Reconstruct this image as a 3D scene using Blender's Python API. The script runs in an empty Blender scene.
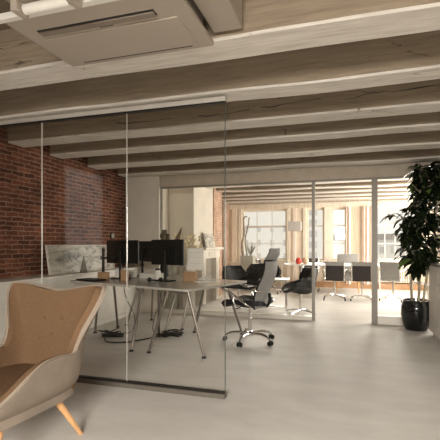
import bpy, bmesh, math, random
from mathutils import Vector, Matrix, Euler, noise
R = math.radians
random.seed(11)
C = bpy.context.scene.collection
scn = bpy.context.scene

# ---------------------------------------------------------------- camera
cam_d = bpy.data.cameras.new('camera'); cam = bpy.data.objects.new('camera', cam_d); C.objects.link(cam)
cam.location = (0, 0, 1.22); cam.rotation_euler = (R(90), 0, R(17.3))
cam_d.sensor_width = 36; cam_d.lens = 36*411/440; cam_d.shift_y = -24/440*-1
cam_d.clip_start = 0.05; cam_d.clip_end = 300
scn.camera = cam
# ---------------------------------------------------------------- world, sun, added fill light, exposure
scn.view_settings.view_transform = 'Standard'; scn.view_settings.look = 'None'
scn.view_settings.gamma = 1; scn.view_settings.use_curve_mapping = False
scn.view_settings.exposure = -0.1
w = bpy.data.worlds.new('world'); scn.world = w; w.use_nodes = True
bg = w.node_tree.nodes['Background']; bg.inputs[0].default_value = (1.0, 0.97, 0.92, 1); bg.inputs[1].default_value = 1.3
def sun(name, rot, strength, angle, col):
    l = bpy.data.lights.new(name, 'SUN'); l.energy = strength; l.angle = R(angle); l.color = col
    o = bpy.data.objects.new(name, l); C.objects.link(o); o.rotation_euler = rot
sun('sun', (R(-74), 0, R(3)), 9.0, 22, (1.0, 0.93, 0.83))
def area(name, loc, rot, sx, sy, power, col, spread=180):
    l = bpy.data.lights.new(name, 'AREA'); l.shape = 'RECTANGLE'; l.size = sx; l.size_y = sy; l.energy = power; l.color = col; l.spread = R(spread)
    o = bpy.data.objects.new(name, l); C.objects.link(o); o.location = loc; o.rotation_euler = rot
area('rear_fill_light', (0.05, -2.62, 1.9), (R(52), 0, R(0)), 1.7, 1.0, 235, (1.0, 0.95, 0.88), 110)  # added lamp behind the camera, brightens the near floor
#area('side_window_light', (-3.98, 0.78, 1.55), (R(90), 0, R(-90)), 1.05, 1.5, 16, (1.0, 0.95, 0.88))
area('far_side_fill_light', (2.42, 9.6, 1.5), (R(90), 0, R(90)), 3.6, 1.6, 330, (1.0, 0.94, 0.85))  # added lamp out of view on the right, brightens the far room

# ---------------------------------------------------------------- materials
def mat(name, col, rough=0.6, metal=0.0, var=0.0, scale=8.0, stretch=(1,1,1), bump=0.0, col2=None, spec=0.5, coat=0.0, translucent=0.0):
    m = bpy.data.materials.new(name); m.use_nodes = True
    nt = m.node_tree; b = nt.nodes['Principled BSDF']
    b.inputs['Base Color'].default_value = (*col, 1); b.inputs['Roughness'].default_value = rough
    b.inputs['Metallic'].default_value = metal; b.inputs['Specular IOR Level'].default_value = spec
    b.inputs['Coat Weight'].default_value = coat
    if translucent: b.inputs['Transmission Weight'].default_value = translucent
    if var or bump or col2:
        tc = nt.nodes.new('ShaderNodeTexCoord'); mp = nt.nodes.new('ShaderNodeMapping'); mp.inputs['Scale'].default_value = stretch
        n = nt.nodes.new('ShaderNodeTexNoise'); n.inputs['Scale'].default_value = scale; n.inputs['Detail'].default_value = 6
        nt.links.new(tc.outputs['Object'], mp.inputs[0]); nt.links.new(mp.outputs[0], n.inputs['Vector'])
        mx = nt.nodes.new('ShaderNodeMix'); mx.data_type = 'RGBA'
        c2 = col2 if col2 else tuple(c*(1-var) for c in col)
        mx.inputs[6].default_value = (*c2, 1); mx.inputs[7].default_value = (*(min(1, c*(1+(var if not col2 else 0))) for c in col), 1)
        rp = nt.nodes.new('ShaderNodeValToRGB'); rp.color_ramp.elements[0].position = 0.35; rp.color_ramp.elements[1].position = 0.65
        nt.links.new(n.outputs['Fac'], rp.inputs[0]); nt.links.new(rp.outputs[0], mx.inputs[0])
        nt.links.new(mx.outputs[2], b.inputs['Base Color'])
        if bump:
            bp = nt.nodes.new('ShaderNodeBump'); bp.inputs['Strength'].default_value = bump; bp.inputs['Distance'].default_value = 0.01
            nt.links.new(n.outputs['Fac'], bp.inputs['Height']); nt.links.new(bp.outputs[0], b.inputs['Normal'])
    return m

def brick_mat(name, c1, c2, mortar, axes='YZ', bias=0.0):
    m = bpy.data.materials.new(name); m.use_nodes = True
    nt = m.node_tree; b = nt.nodes['Principled BSDF']; b.inputs['Roughness'].default_value = 0.9; b.inputs['Specular IOR Level'].default_value = 0.15
    tc = nt.nodes.new('ShaderNodeTexCoord'); sp = nt.nodes.new('ShaderNodeSeparateXYZ'); cb = nt.nodes.new('ShaderNodeCombineXYZ')
    nt.links.new(tc.outputs['Object'], sp.inputs[0])
    nt.links.new(sp.outputs[axes[0]], cb.inputs[0]); nt.links.new(sp.outputs[axes[1]], cb.inputs[1])
    nz = nt.nodes.new('ShaderNodeTexNoise'); nz.inputs['Scale'].default_value = 9; nz.inputs['Detail'].default_value = 5
    nt.links.new(tc.outputs['Object'], nz.inputs['Vector'])
    wv = nt.nodes.new('ShaderNodeVectorMath'); wv.operation = 'MULTIPLY_ADD'; wv.inputs[1].default_value = (0.045, 0.04, 0)
    nt.links.new(nz.outputs['Color'], wv.inputs[0]); nt.links.new(cb.outputs[0], wv.inputs[2])
    br = nt.nodes.new('ShaderNodeTexBrick'); br.inputs['Scale'].default_value = 1.0
    br.inputs['Brick Width'].default_value = 0.19; br.inputs['Row Height'].default_value = 0.056; br.inputs['Mortar Size'].default_value = 0.007
    br.inputs['Mortar Smooth'].default_value = 0.3; br.inputs['Bias'].default_value = bias
    br.inputs['Color1'].default_value = (*c1, 1); br.inputs['Color2'].default_value = (*c2, 1); br.inputs['Mortar'].default_value = (*mortar, 1)
    nt.links.new(wv.outputs[0], br.inputs['Vector'])
    n2 = nt.nodes.new('ShaderNodeTexNoise'); n2.inputs['Scale'].default_value = 2.2; n2.inputs['Detail'].default_value = 8; n2.inputs['Roughness'].default_value = 0.7
    nt.links.new(tc.outputs['Object'], n2.inputs['Vector'])
    rp = nt.nodes.new('ShaderNodeValToRGB'); rp.color_ramp.elements[0].position = 0.3; rp.color_ramp.elements[0].color = (0.38, 0.35, 0.33, 1)
    rp.color_ramp.elements[1].position = 0.7; rp.color_ramp.elements[1].color = (1.25, 1.15, 1.1, 1)
    nt.links.new(n2.outputs['Fac'], rp.inputs[0])
    mx = nt.nodes.new('ShaderNodeMix'); mx.data_type = 'RGBA'; mx.blend_type = 'MULTIPLY'; mx.inputs[0].default_value = 1
    nt.links.new(br.outputs['Color'], mx.inputs[6]); nt.links.new(rp.outputs[0], mx.inputs[7]); nt.links.new(mx.outputs[2], b.inputs['Base Color'])
    bp = nt.nodes.new('ShaderNodeBump'); bp.inputs['Strength'].default_value = 0.7; bp.inputs['Distance'].default_value = 0.01; bp.invert = True
    nt.links.new(br.outputs['Fac'], bp.inputs['Height']); nt.links.new(bp.outputs[0], b.inputs['Normal'])
    return m

def glass_mat(name, tint, refl=0.6, ior=1.5):
    m = bpy.data.materials.new(name); m.use_nodes = True; nt = m.node_tree
    nt.nodes.remove(nt.nodes['Principled BSDF']); out = nt.nodes['Material Output']
    t = nt.nodes.new('ShaderNodeBsdfTransparent'); t.inputs[0].default_value = (*tint, 1)
    g = nt.nodes.new('ShaderNodeBsdfGlossy'); g.inputs['Roughness'].default_value = 0.0; g.inputs[0].default_value = (refl, refl, refl, 1)
    f = nt.nodes.new('ShaderNodeFresnel')
    ge = nt.nodes.new('ShaderNodeNewGeometry'); mi = nt.nodes.new('ShaderNodeMix'); mi.inputs[2].default_value = ior; mi.inputs[3].default_value = 1/ior
    nt.links.new(ge.outputs['Backfacing'], mi.inputs[0]); nt.links.new(mi.outputs[0], f.inputs[0])
    ms = nt.nodes.new('ShaderNodeMixShader')
    nt.links.new(f.outputs[0], ms.inputs[0]); nt.links.new(t.outputs[0], ms.inputs[1]); nt.links.new(g.outputs[0], ms.inputs[2])
    nt.links.new(ms.outputs[0], out.inputs[0]); return m

def beam_mat(name, c1, c2, crack=(0.05, 0.035, 0.025)):
    m = bpy.data.materials.new(name); m.use_nodes = True; nt = m.node_tree; b = nt.nodes['Principled BSDF']
    b.inputs['Roughness'].default_value = 0.8; b.inputs['Specular IOR Level'].default_value = 0.2
    tc = nt.nodes.new('ShaderNodeTexCoord'); oi = nt.nodes.new('ShaderNodeObjectInfo')
    ad = nt.nodes.new('ShaderNodeVectorMath'); ad.operation = 'ADD'; nt.links.new(tc.outputs['Object'], ad.inputs[0])
    cbn = nt.nodes.new('ShaderNodeCombineXYZ'); ml = nt.nodes.new('ShaderNodeMath'); ml.operation = 'MULTIPLY'; ml.inputs[1].default_value = 17
    nt.links.new(oi.outputs['Random'], ml.inputs[0]); nt.links.new(ml.outputs[0], cbn.inputs[0]); nt.links.new(cbn.outputs[0], ad.inputs[1])
    mp = nt.nodes.new('ShaderNodeMapping'); mp.inputs['Scale'].default_value = (1.1, 14, 14)
    nt.links.new(ad.outputs[0], mp.inputs[0])
    n = nt.nodes.new('ShaderNodeTexNoise'); n.inputs['Scale'].default_value = 2.5; n.inputs['Detail'].default_value = 8; n.inputs['Roughness'].default_value = 0.65
    nt.links.new(mp.outputs[0], n.inputs['Vector'])
    rp = nt.nodes.new('ShaderNodeValToRGB'); e = rp.color_ramp.elements
    e[0].position = 0.3; e[0].color = (*c2, 1); e[1].position = 0.62; e[1].color = (*c1, 1)
    nt.links.new(n.outputs['Fac'], rp.inputs[0])
    mp2 = nt.nodes.new('ShaderNodeMapping'); mp2.inputs['Scale'].default_value = (0.5, 3.2, 3.2); nt.links.new(ad.outputs[0], mp2.inputs[0])
    n2 = nt.nodes.new('ShaderNodeTexNoise'); n2.inputs['Scale'].default_value = 1.6; n2.inputs['Detail'].default_value = 3
    nt.links.new(mp2.outputs[0], n2.inputs['Vector'])
    r2 = nt.nodes.new('ShaderNodeValToRGB'); q = r2.color_ramp.elements
    q[0].position = 0.496; q[0].color = (0, 0, 0, 1); q[1].position = 0.5; q[1].color = (1, 1, 1, 1)
    k = q.new(0.504); k.color = (0, 0, 0, 1)
    nt.links.new(n2.outputs['Fac'], r2.inputs[0])
    n3 = nt.nodes.new('ShaderNodeTexNoise'); n3.inputs['Scale'].default_value = 1.3; nt.links.new(ad.outputs[0], n3.inputs['Vector'])
    r3 = nt.nodes.new('ShaderNodeValToRGB'); r3.color_ramp.elements[0].position = 0.54; r3.color_ramp.elements[1].position = 0.6
    nt.links.new(n3.outputs['Fac'], r3.inputs[0])
    mm = nt.nodes.new('ShaderNodeMath'); mm.operation = 'MULTIPLY'; nt.links.new(r2.outputs[0], mm.inputs[0]); nt.links.new(r3.outputs[0], mm.inputs[1])
    mx = nt.nodes.new('ShaderNodeMix'); mx.data_type = 'RGBA'; mx.inputs[7].default_value = (*crack, 1)
    nt.links.new(mm.outputs[0], mx.inputs[0]); nt.links.new(rp.outputs[0], mx.inputs[6]); nt.links.new(mx.outputs[2], b.inputs['Base Color'])
    bp = nt.nodes.new('ShaderNodeBump'); bp.inputs['Strength'].default_value = 0.5; bp.inputs['Distance'].default_value = 0.01
    nt.links.new(n.outputs['Fac'], bp.inputs['Height']); nt.links.new(bp.outputs[0], b.inputs['Normal'])
    return m

def floor_mat():
    m = bpy.data.materials.new('pale_floor'); m.use_nodes = True; nt = m.node_tree; b = nt.nodes['Principled BSDF']
    b.inputs['Roughness'].default_value = 0.62; b.inputs['Specular IOR Level'].default_value = 0.25
    tc = nt.nodes.new('ShaderNodeTexCoord'); mp = nt.nodes.new('ShaderNodeMapping'); mp.inputs['Scale'].default_value = (1.6, 4.0, 1)
    nt.links.new(tc.outputs['Object'], mp.inputs[0])
    n = nt.nodes.new('ShaderNodeTexNoise'); n.inputs['Scale'].default_value = 1.3; n.inputs['Detail'].default_value = 7; n.inputs['Roughness'].default_value = 0.6
    nt.links.new(mp.outputs[0], n.inputs['Vector'])
    rp = nt.nodes.new('ShaderNodeValToRGB'); e = rp.color_ramp.elements
    e[0].position = 0.3; e[0].color = (0.57, 0.54, 0.495, 1); e[1].position = 0.7; e[1].color = (0.67, 0.64, 0.59, 1)
    nt.links.new(n.outputs['Fac'], rp.inputs[0]); nt.links.new(rp.outputs[0], b.inputs['Base Color'])
    bp = nt.nodes.new('ShaderNodeBump'); bp.inputs['Strength'].default_value = 0.06; bp.inputs['Distance'].default_value = 0.003
    nt.links.new(n.outputs['Fac'], bp.inputs['Height']); nt.links.new(bp.outputs[0], b.inputs['Normal'])
    return m

M = dict(
    floor=floor_mat(),
    ceil=mat('tan_ceiling_boards', (0.18, 0.135, 0.092), 0.85, var=0.2, scale=3, stretch=(0.5, 6, 1), bump=0.2),
    beam=beam_mat('whitewashed_beam_shade_tone', (0.33, 0.265, 0.19), (0.23, 0.18, 0.13)),  # dark tan body: shade of the near faces is put into the colour
    soffit=beam_mat('limed_soffit_bounce_tone', (0.80, 0.755, 0.69), (0.56, 0.51, 0.45)),  # limewash plus light bounced off the floor, both in the colour
    brick=brick_mat('old_red_brick', (0.21, 0.085, 0.05), (0.085, 0.038, 0.027), (0.29, 0.20, 0.145)),
    brick2=brick_mat('pale_brick', (0.62, 0.42, 0.31), (0.54, 0.36, 0.26), (0.74, 0.65, 0.55)),
    plaster=mat('off_white_plaster', (0.66, 0.61, 0.53), 0.85, var=0.05, scale=4),
    cream=mat('cream_paint', (0.74, 0.66, 0.54), 0.6, var=0.06, scale=5),
    woodwall=mat('pale_wood_lining', (0.74, 0.63, 0.50), 0.55, var=0.12, scale=5, stretch=(8, 8, 0.7)),
    tan=mat('tan_lining', (0.62, 0.50, 0.37), 0.6, var=0.1, scale=5, stretch=(8, 8, 0.7)),
    frame=mat('grey_beige_metal_frame', (0.25, 0.225, 0.19), 0.45, 0.2),
    rail=mat('pale_aluminium_rail', (0.66, 0.62, 0.55), 0.4, 0.3),
    darkrail=mat('dark_metal_channel', (0.035, 0.03, 0.026), 0.35, 0.6),
    bronze=mat('worn_metal_channel_top', (0.16, 0.14, 0.115), 0.45, 0.4),
    glass=glass_mat('clear_partition_glass', (0.995, 0.993, 0.985), 0.7, 1.38),
    wglass=glass_mat('clear_window_glass', (0.97, 0.97, 0.96), 0.8, 1.45),
    joint=mat('silicone_joint', (0.55, 0.53, 0.48), 0.3, 0.0),
    edge=mat('dark_glass_edge', (0.10, 0.11, 0.095), 0.2),
    white=mat('matte_white_lacquer', (0.72, 0.69, 0.63), 0.5, var=0.03),
    acwhite=mat('off_white_plastic', (0.40, 0.345, 0.285), 0.5),
    flap=mat('taupe_plastic_flap', (0.22, 0.18, 0.145), 0.5), header=mat('beige_header_paint', (0.50, 0.43, 0.34), 0.8, var=0.06), slot=mat('dark_recess', (0.03, 0.026, 0.022), 0.8),
    desk=mat('grey_laminate', (0.42, 0.395, 0.35), 0.22, spec=0.6, var=0.03),
    deskedge=mat('dark_grey_edge_band', (0.16, 0.145, 0.125), 0.5),
    steel=mat('brushed_steel', (0.30, 0.27, 0.24), 0.32, 0.9),
    chrome=mat('polished_chrome', (0.75, 0.73, 0.70), 0.12, 1.0),
    black=mat('black_plastic', (0.008, 0.009, 0.0075), 0.5, spec=0.25),
    screen=mat('black_screen', (0.004, 0.004, 0.0045), 0.35, spec=0.2),
    blackleather=mat('black_leather', (0.010, 0.009, 0.009), 0.6, spec=0.2, bump=0.1, scale=40),
    mesh=mat('grey_mesh_fabric', (0.27, 0.26, 0.24), 0.6, bump=0.3, scale=180, var=0.1),
    brownmesh=mat('dark_brown_fabric', (0.022, 0.016, 0.014), 0.7, bump=0.2, scale=90, var=0.1),
    greyfab=mat('grey_upholstery', (0.27, 0.26, 0.24), 0.8, bump=0.2, scale=60, var=0.1),
    tanfab=mat('tan_wool_fabric', (0.175, 0.105, 0.058), 0.9, bump=0.3, scale=150, var=0.14, spec=0.1),
    shellfab=mat('taupe_velvet_fabric', (0.27, 0.22, 0.175), 0.75, bump=0.1, scale=9, var=0.08, spec=0.2),
    piping=mat('pale_piping', (0.34, 0.27, 0.20), 0.8),
    beech=mat('beech_wood', (0.62, 0.34, 0.15), 0.45, var=0.15, scale=6, stretch=(6, 6, 0.8)),
    leaf=mat('dark_glossy_leaf', (0.015, 0.023, 0.009), 0.22, var=0.5, scale=3, coat=0.6, spec=0.7),
    newleaf=mat('fresh_green_leaf', (0.12, 0.20, 0.035), 0.35, var=0.3, scale=5, coat=0.2),
    bark=mat('pale_bark', (0.34, 0.29, 0.21), 0.8, var=0.3, scale=20),
    greybark=mat('grey_brown_bark', (0.30, 0.25, 0.20), 0.8, var=0.3, scale=20),
    pot=mat('black_glazed_ceramic', (0.004, 0.004, 0.0045), 0.10, coat=0.4, spec=0.35),
    soil=mat('dark_soil', (0.03, 0.02, 0.015), 0.95, bump=0.6, scale=60),
    planter=mat('grey_green_planter', (0.36, 0.35, 0.29), 0.7, var=0.05),
    marble=mat('pale_marble', (0.70, 0.66, 0.58), 0.35, var=0.08, scale=4),
    firebox=mat('sooty_firebox', (0.28, 0.25, 0.21), 0.8),
    paper=mat('white_paper', (0.72, 0.69, 0.62), 0.8, var=0.03),
    cardboard=mat('brown_cardboard', (0.36, 0.22, 0.115), 0.8, var=0.1),
    red=mat('red_glaze', (0.62, 0.06, 0.04), 0.35), beige=mat('beige_glaze', (0.62, 0.47, 0.33), 0.5),
    shade=mat('pale_lamp_shade', (0.50, 0.47, 0.44), 0.8),
    curtain=mat('pinkish_cream_curtain', (0.80, 0.66, 0.56), 0.85, var=0.05, scale=4),
    ochre=mat('orange_wood_skirting', (0.42, 0.24, 0.12), 0.5, var=0.15, scale=5),
    dry=mat('dried_flower', (0.70, 0.60, 0.40), 0.9, var=0.2, scale=30),
    feather=mat('dark_olive_leaf', (0.12, 0.095, 0.05), 0.6, var=0.3, scale=12),
    facade=mat('pale_facade', (0.90, 0.89, 0.86), 0.9, var=0.03), fwin=mat('grey_facade_window', (0.62, 0.61, 0.60), 0.5),
    roof=mat('grey_roof', (0.42, 0.40, 0.38), 0.8, var=0.05), ground=mat('outside_ground', (0.5, 0.48, 0.44), 0.9),
)
def canvas_mat():
    m = bpy.data.materials.new('grey_landscape_print'); m.use_nodes = True; nt = m.node_tree; b = nt.nodes['Principled BSDF']; b.inputs['Roughness'].default_value = 0.7
    tc = nt.nodes.new('ShaderNodeTexCoord'); mp = nt.nodes.new('ShaderNodeMapping'); mp.inputs['Scale'].default_value = (1, 3.0, 7.5)
    nt.links.new(tc.outputs['Object'], mp.inputs[0])
    n = nt.nodes.new('ShaderNodeTexNoise'); n.inputs['Scale'].default_value = 1.6; n.inputs['Detail'].default_value = 9; n.inputs['Roughness'].default_value = 0.68; n.inputs['Distortion'].default_value = 0.8
    nt.links.new(mp.outputs[0], n.inputs['Vector'])
    rp = nt.nodes.new('ShaderNodeValToRGB'); e = rp.color_ramp.elements
    e[0].position = 0.34; e[0].color = (0.10, 0.095, 0.08, 1); e[1].position = 0.56; e[1].color = (0.62, 0.59, 0.51, 1)
    nt.links.new(n.outputs['Fac'], rp.inputs[0]); nt.links.new(rp.outputs[0], b.inputs['Base Color']); return m
M['canvas'] = canvas_mat()

# ---------------------------------------------------------------- mesh helpers
class MB:
    def __init__(s): s.bm = bmesh.new()
    def box(s, a, b, bev=0.0, mt=None, rot=None, seg=1):
        t = bmesh.new(); bmesh.ops.create_cube(t, size=1)
        c = [(a[i]+b[i])/2 for i in range(3)]; d = [abs(b[i]-a[i]) for i in range(3)]
        bmesh.ops.scale(t, vec=d, verts=t.verts)
        if bev: bmesh.ops.bevel(t, geom=t.edges[:], offset=min(bev, min(d)*0.45), segments=2, affect='EDGES', profile=0.6)
        if rot: bmesh.ops.rotate(t, cent=(0, 0, 0), matrix=Euler(rot).to_matrix(), verts=t.verts)
        bmesh.ops.translate(t, vec=c, verts=t.verts); return s._in(t)
    def _in(s, t):
        me = bpy.data.meshes.new('tmp'); t.to_mesh(me); t.free(); s.bm.from_mesh(me); bpy.data.meshes.remove(me); return s
    def tube(s, pts, r, n=8, closed=False, cap=True):
        pts = [Vector(p) for p in pts]; rs = r if isinstance(r, (list, tuple)) else [r]*len(pts)
        rings = []; prev = None; N = len(pts)
        for i, p in enumerate(pts):
            if closed: t = pts[(i+1) % N]-pts[i-1]
            else: t = pts[min(i+1, N-1)]-pts[max(i-1, 0)]
            t.normalize()
            if prev is None:
                u = t.orthogonal().normalized()
            else:
                u = (prev-t*prev.dot(t))
                u = u.normalized() if u.length > 1e-6 else t.orthogonal().normalized()
            prev = u; v = t.cross(u)
            rings.append([s.bm.verts.new(p+(u*math.cos(2*math.pi*k/n)+v*math.sin(2*math.pi*k/n))*rs[i]) for k in range(n)])
        for i in range(N if closed else N-1):
            a, b = rings[i], rings[(i+1) % N]
            for k in range(n): s.bm.faces.new((a[k], a[(k+1) % n], b[(k+1) % n], b[k]))
        if cap and not closed:
            s.bm.faces.new(rings[0][::-1]); s.bm.faces.new(rings[-1])
        return s
    def lathe(s, prof, n=24, c=(0, 0, 0)):
        rings = []
        for (r, z) in prof:
            rings.append([s.bm.verts.new((c[0]+max(r, 1e-4)*math.cos(2*math.pi*k/n), c[1]+max(r, 1e-4)*math.sin(2*math.pi*k/n), c[2]+z)) for k in range(n)])
        for a, b in zip(rings, rings[1:]):
            for k in range(n): s.bm.faces.new((a[k], a[(k+1) % n], b[(k+1) % n], b[k]))
        s.bm.faces.new(rings[0][::-1]); s.bm.faces.new(rings[-1]); return s
    def ball(s, c, r, sc=(1, 1, 1), rot=None, n=12):
        t = bmesh.new(); bmesh.ops.create_uvsphere(t, u_segments=n, v_segments=max(6, n//2+2), radius=r)
        bmesh.ops.scale(t, vec=sc, verts=t.verts)
        if rot: bmesh.ops.rotate(t, cent=(0, 0, 0), matrix=Euler(rot).to_matrix(), verts=t.verts)
        bmesh.ops.translate(t, vec=c, verts=t.verts); return s._in(t)
    def grid(s, f, nu, nv, thick=0.0):
        """solid sheet from f(u,v); thickness along the local normal"""
        P = [[Vector(f(i/(nu-1), j/(nv-1))) for j in range(nv)] for i in range(nu)]
        if not thick:
            V = [[s.bm.verts.new(p) for p in row] for row in P]
            for i in range(nu-1):
                for j in range(nv-1): s.bm.faces.new((V[i][j], V[i+1][j], V[i+1][j+1], V[i][j+1]))
            return s
        Nn = [[None]*nv for _ in range(nu)]
        for i in range(nu):
            for j in range(nv):
                du = P[min(i+1, nu-1)][j]-P[max(i-1, 0)][j]; dv = P[i][min(j+1, nv-1)]-P[i][max(j-1, 0)]
                k = du.cross(dv); Nn[i][j] = k.normalized() if k.length > 1e-9 else Vector((0, 0, 1))
        A = [[s.bm.verts.new(P[i][j]+Nn[i][j]*thick/2) for j in range(nv)] for i in range(nu)]
        B = [[s.bm.verts.new(P[i][j]-Nn[i][j]*thick/2) for j in range(nv)] for i in range(nu)]
        for i in range(nu-1):
            for j in range(nv-1):
                s.bm.faces.new((A[i][j], A[i+1][j], A[i+1][j+1], A[i][j+1])); s.bm.faces.new((B[i][j], B[i][j+1], B[i+1][j+1], B[i+1][j]))
        for i in range(nu-1):
            s.bm.faces.new((A[i][0], B[i][0], B[i+1][0], A[i+1][0])); s.bm.faces.new((A[i][-1], A[i+1][-1], B[i+1][-1], B[i][-1]))
        for j in range(nv-1):
            s.bm.faces.new((A[0][j], A[0][j+1], B[0][j+1], B[0][j])); s.bm.faces.new((A[-1][j], B[-1][j], B[-1][j+1], A[-1][j+1]))
        return s
    def prism(s, poly, z0, z1, bev=0):
        a = [s.bm.verts.new((x, y, z0)) for x, y in poly]; b = [s.bm.verts.new((x, y, z1)) for x, y in poly]
        s.bm.faces.new(a[::-1]); s.bm.faces.new(b)
        for i in range(len(poly)): s.bm.faces.new((a[i], a[(i+1) % len(poly)], b[(i+1) % len(poly)], b[i]))
        return s
    def build(s, name, m, parent=None, smooth=False, loc=None, rot=None):
        me = bpy.data.meshes.new(name); bmesh.ops.recalc_face_normals(s.bm, faces=s.bm.faces); s.bm.to_mesh(me); s.bm.free()
        me.materials.append(m)
        if smooth:
            me.shade_smooth()
            try: me.set_sharp_from_angle(angle=R(40))
            except Exception: pass
        o = bpy.data.objects.new(name, me); C.objects.link(o); o.parent = parent
        if loc: o.location = loc
        if rot: o.rotation_euler = rot
        return o
def thing(name, label, cat, loc=(0, 0, 0), rz=0, group=None):
    o = bpy.data.objects.new(name, None); o.empty_display_size = 0.1; C.objects.link(o); o.location = loc; o.rotation_euler = (0, 0, rz)
    o['label'] = label; o['category'] = cat
    if group: o['group'] = group
    return o
def tag(o, label, cat, group=None, kind=None):
    o['label'] = label; o['category'] = cat
    if group: o['group'] = group
    if kind: o['kind'] = kind
    return o
def struct(o): o['kind'] = 'structure'; return o
def dup(root, loc, rz, label, group=None):
    r = root.copy(); C.objects.link(r); r.location = loc; r.rotation_euler = (0, 0, rz); r['label'] = label
    if group: r['group'] = group
    for ch in list(root.children):
        c = ch.copy(); C.objects.link(c); c.parent = r
        for g in list(ch.children):
            d = g.copy(); C.objects.link(d); d.parent = c
    return r
def arc(p0, p1, p2, n=8):
    p0, p1, p2 = map(Vector, (p0, p1, p2))
    return [(1-t)**2*p0+2*t*(1-t)*p1+t*t*p2 for t in [i/n for i in range(n+1)]]
def catmull(P, k=6):
    P = [Vector(p) for p in P]; out = []
    for i in range(len(P)-1):
        a, b, c, d = P[max(i-1, 0)], P[i], P[i+1], P[min(i+2, len(P)-1)]
        for j in range(k):
            t = j/k; out.append(0.5*((2*b)+(c-a)*t+(2*a-5*b+4*c-d)*t*t+(3*b-a-3*c+d)*t**3))
    out.append(P[-1]); return out

# ================================================================ STRUCTURE
XL, XR, YB, YF, ZC = -3.85, 2.3, -2.6, 12.0, 2.72
struct(MB().box((XL-0.3, YB-0.3, -0.1), (XR+0.3, YF+0.3, 0)).build('floor', M['floor']))
struct(MB().box((XL-0.3, YB-0.3, ZC), (XR+0.3, YF+0.3, ZC+0.1)).build('ceiling', M['ceil']))
# left brick wall with a window beside the seating corner
b = MB(); b.box((XL-0.25, YB, 0), (XL, 0.0, ZC)); b.box((XL-0.25, 1.3, 0), (XL, 6.62, ZC)); b.box((XL-0.25, 0.0, 0), (XL, 1.3, 0.8)); b.box((XL-0.25, 0.0, 2.4), (XL, 1.3, ZC))
struct(b.build('wall_left', M['brick']))
# rear wall with an unseen opening added for the fill lamp
b = MB(); b.box((XL, YB-0.2, 0), (-0.88, YB, ZC)); b.box((1.0, YB-0.2, 0), (XR, YB, ZC)); b.box((-0.88, YB-0.2, 0), (1.0, YB, 0.75)); b.box((-0.88, YB-0.2, 2.4), (1.0, YB, ZC))
struct(b.build('wall_rear', M['plaster']))
# right wall, with an unseen opening added for the far room's fill lamp
b = MB(); b.box((XR, YB, 0), (XR+0.2, 7.8, ZC)); b.box((XR, 11.4, 0), (XR+0.2, YF, ZC)); b.box((XR, 7.8, 0), (XR+0.2, 11.4, 0.7)); b.box((XR, 7.8, 2.3), (XR+0.2, 11.4, ZC))
struct(b.build('wall_right', M['plaster']))
# far-room left wall
XF = -3.45
struct(MB().box((XF-0.4, 6.75, 0), (XF, 7.6, ZC)).build('wall_left_inner', M['plaster']))
struct(MB().box((XF-0.2, 9.4, 0), (XF, YF, ZC)).build('wall_left_far', M['brick2']))
struct(MB().box((XF-0.4, 7.6, 0), (-2.91, 9.4, ZC)).build('wall_chimney_breast', M['plaster']))
struct(MB().box((-2.91, 8.8, 0), (-2.885, 9.4, ZC)).build('wall_chimney_brick', M['brick2']))
struct(MB().tube([(-3.40, 11.35, 0), (-3.40, 11.35, 2.5)], 0.045, 10).build('trim_1', M['white'], smooth=True))
# pale pilaster where brick ends
struct(MB().box((XL, 6.62, 0), (-3.19, 6.75, 2.6), 0.005).build('wall_pilaster', M['plaster']))
# far wall with windows
WIN = [(-3.05, -1.70, 3, 1), (-1.15, -0.64, 1, 2), (-0.46, -0.04, 1, 3), (0.70, 1.75, 4, 4)]
ZW0, ZW1 = 0.76, 2.24
b = MB(); xs = [XF-0.2]+[v for w_ in WIN for v in w_[:2]]+[XR+0.2]
for i in range(0, len(xs), 2): b.box((xs[i], YF, 0), (xs[i+1], YF+0.18, ZC))
for w_ in WIN: b.box((w_[0], YF, 0), (w_[1], YF+0.18, ZW0)); b.box((w_[0], YF, ZW1), (w_[1], YF+0.18, ZC))
struct(b.build('wall_back', M['woodwall']))
for x0, x1, nc, k in WIN:
    e = bpy.data.objects.new('window_%d' % k, None); C.objects.link(e); e.location = ((x0+x1)/2, YF+0.1, ZW0); struct(e)
    hw = (x1-x0)/2; H_ = ZW1-ZW0; f = MB(); t = 0.05
    f.box((-hw, -0.04, 0), (-hw+t, 0.04, H_)); f.box((hw-t, -0.04, 0), (hw, 0.04, H_)); f.box((-hw+t, -0.04, 0), (hw-t, 0.04, t)); f.box((-hw+t, -0.04, H_-t), (hw-t, 0.04, H_))
    f.build('window_frame', M['cream'], e)
    g = MB()
    for c in range(1, nc): x = -hw+2*hw*c/nc; g.box((x-0.011, -0.02, t), (x+0.011, 0.02, H_-t))
    rows = [0.32, 0.66] if k != 2 else [0.66]
    for c, rr in enumerate(rows):
        z = H_*rr; hh = 0.026 if rr == 0.66 else 0.011; g.box((-hw+t, -0.024, z-hh), (hw-t, 0.024, z+hh))
    g.build('glazing_bar', M['rail'], e)
    MB().box((-hw+t, -0.004, t), (hw-t, 0.004, H_-t)).build('pane', M['wglass'], e)
    MB().box((-hw-0.06, -0.2, -0.05), (hw+0.06, -0.03, 0), 0.005).build('window_sill', M['cream'], e)
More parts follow.
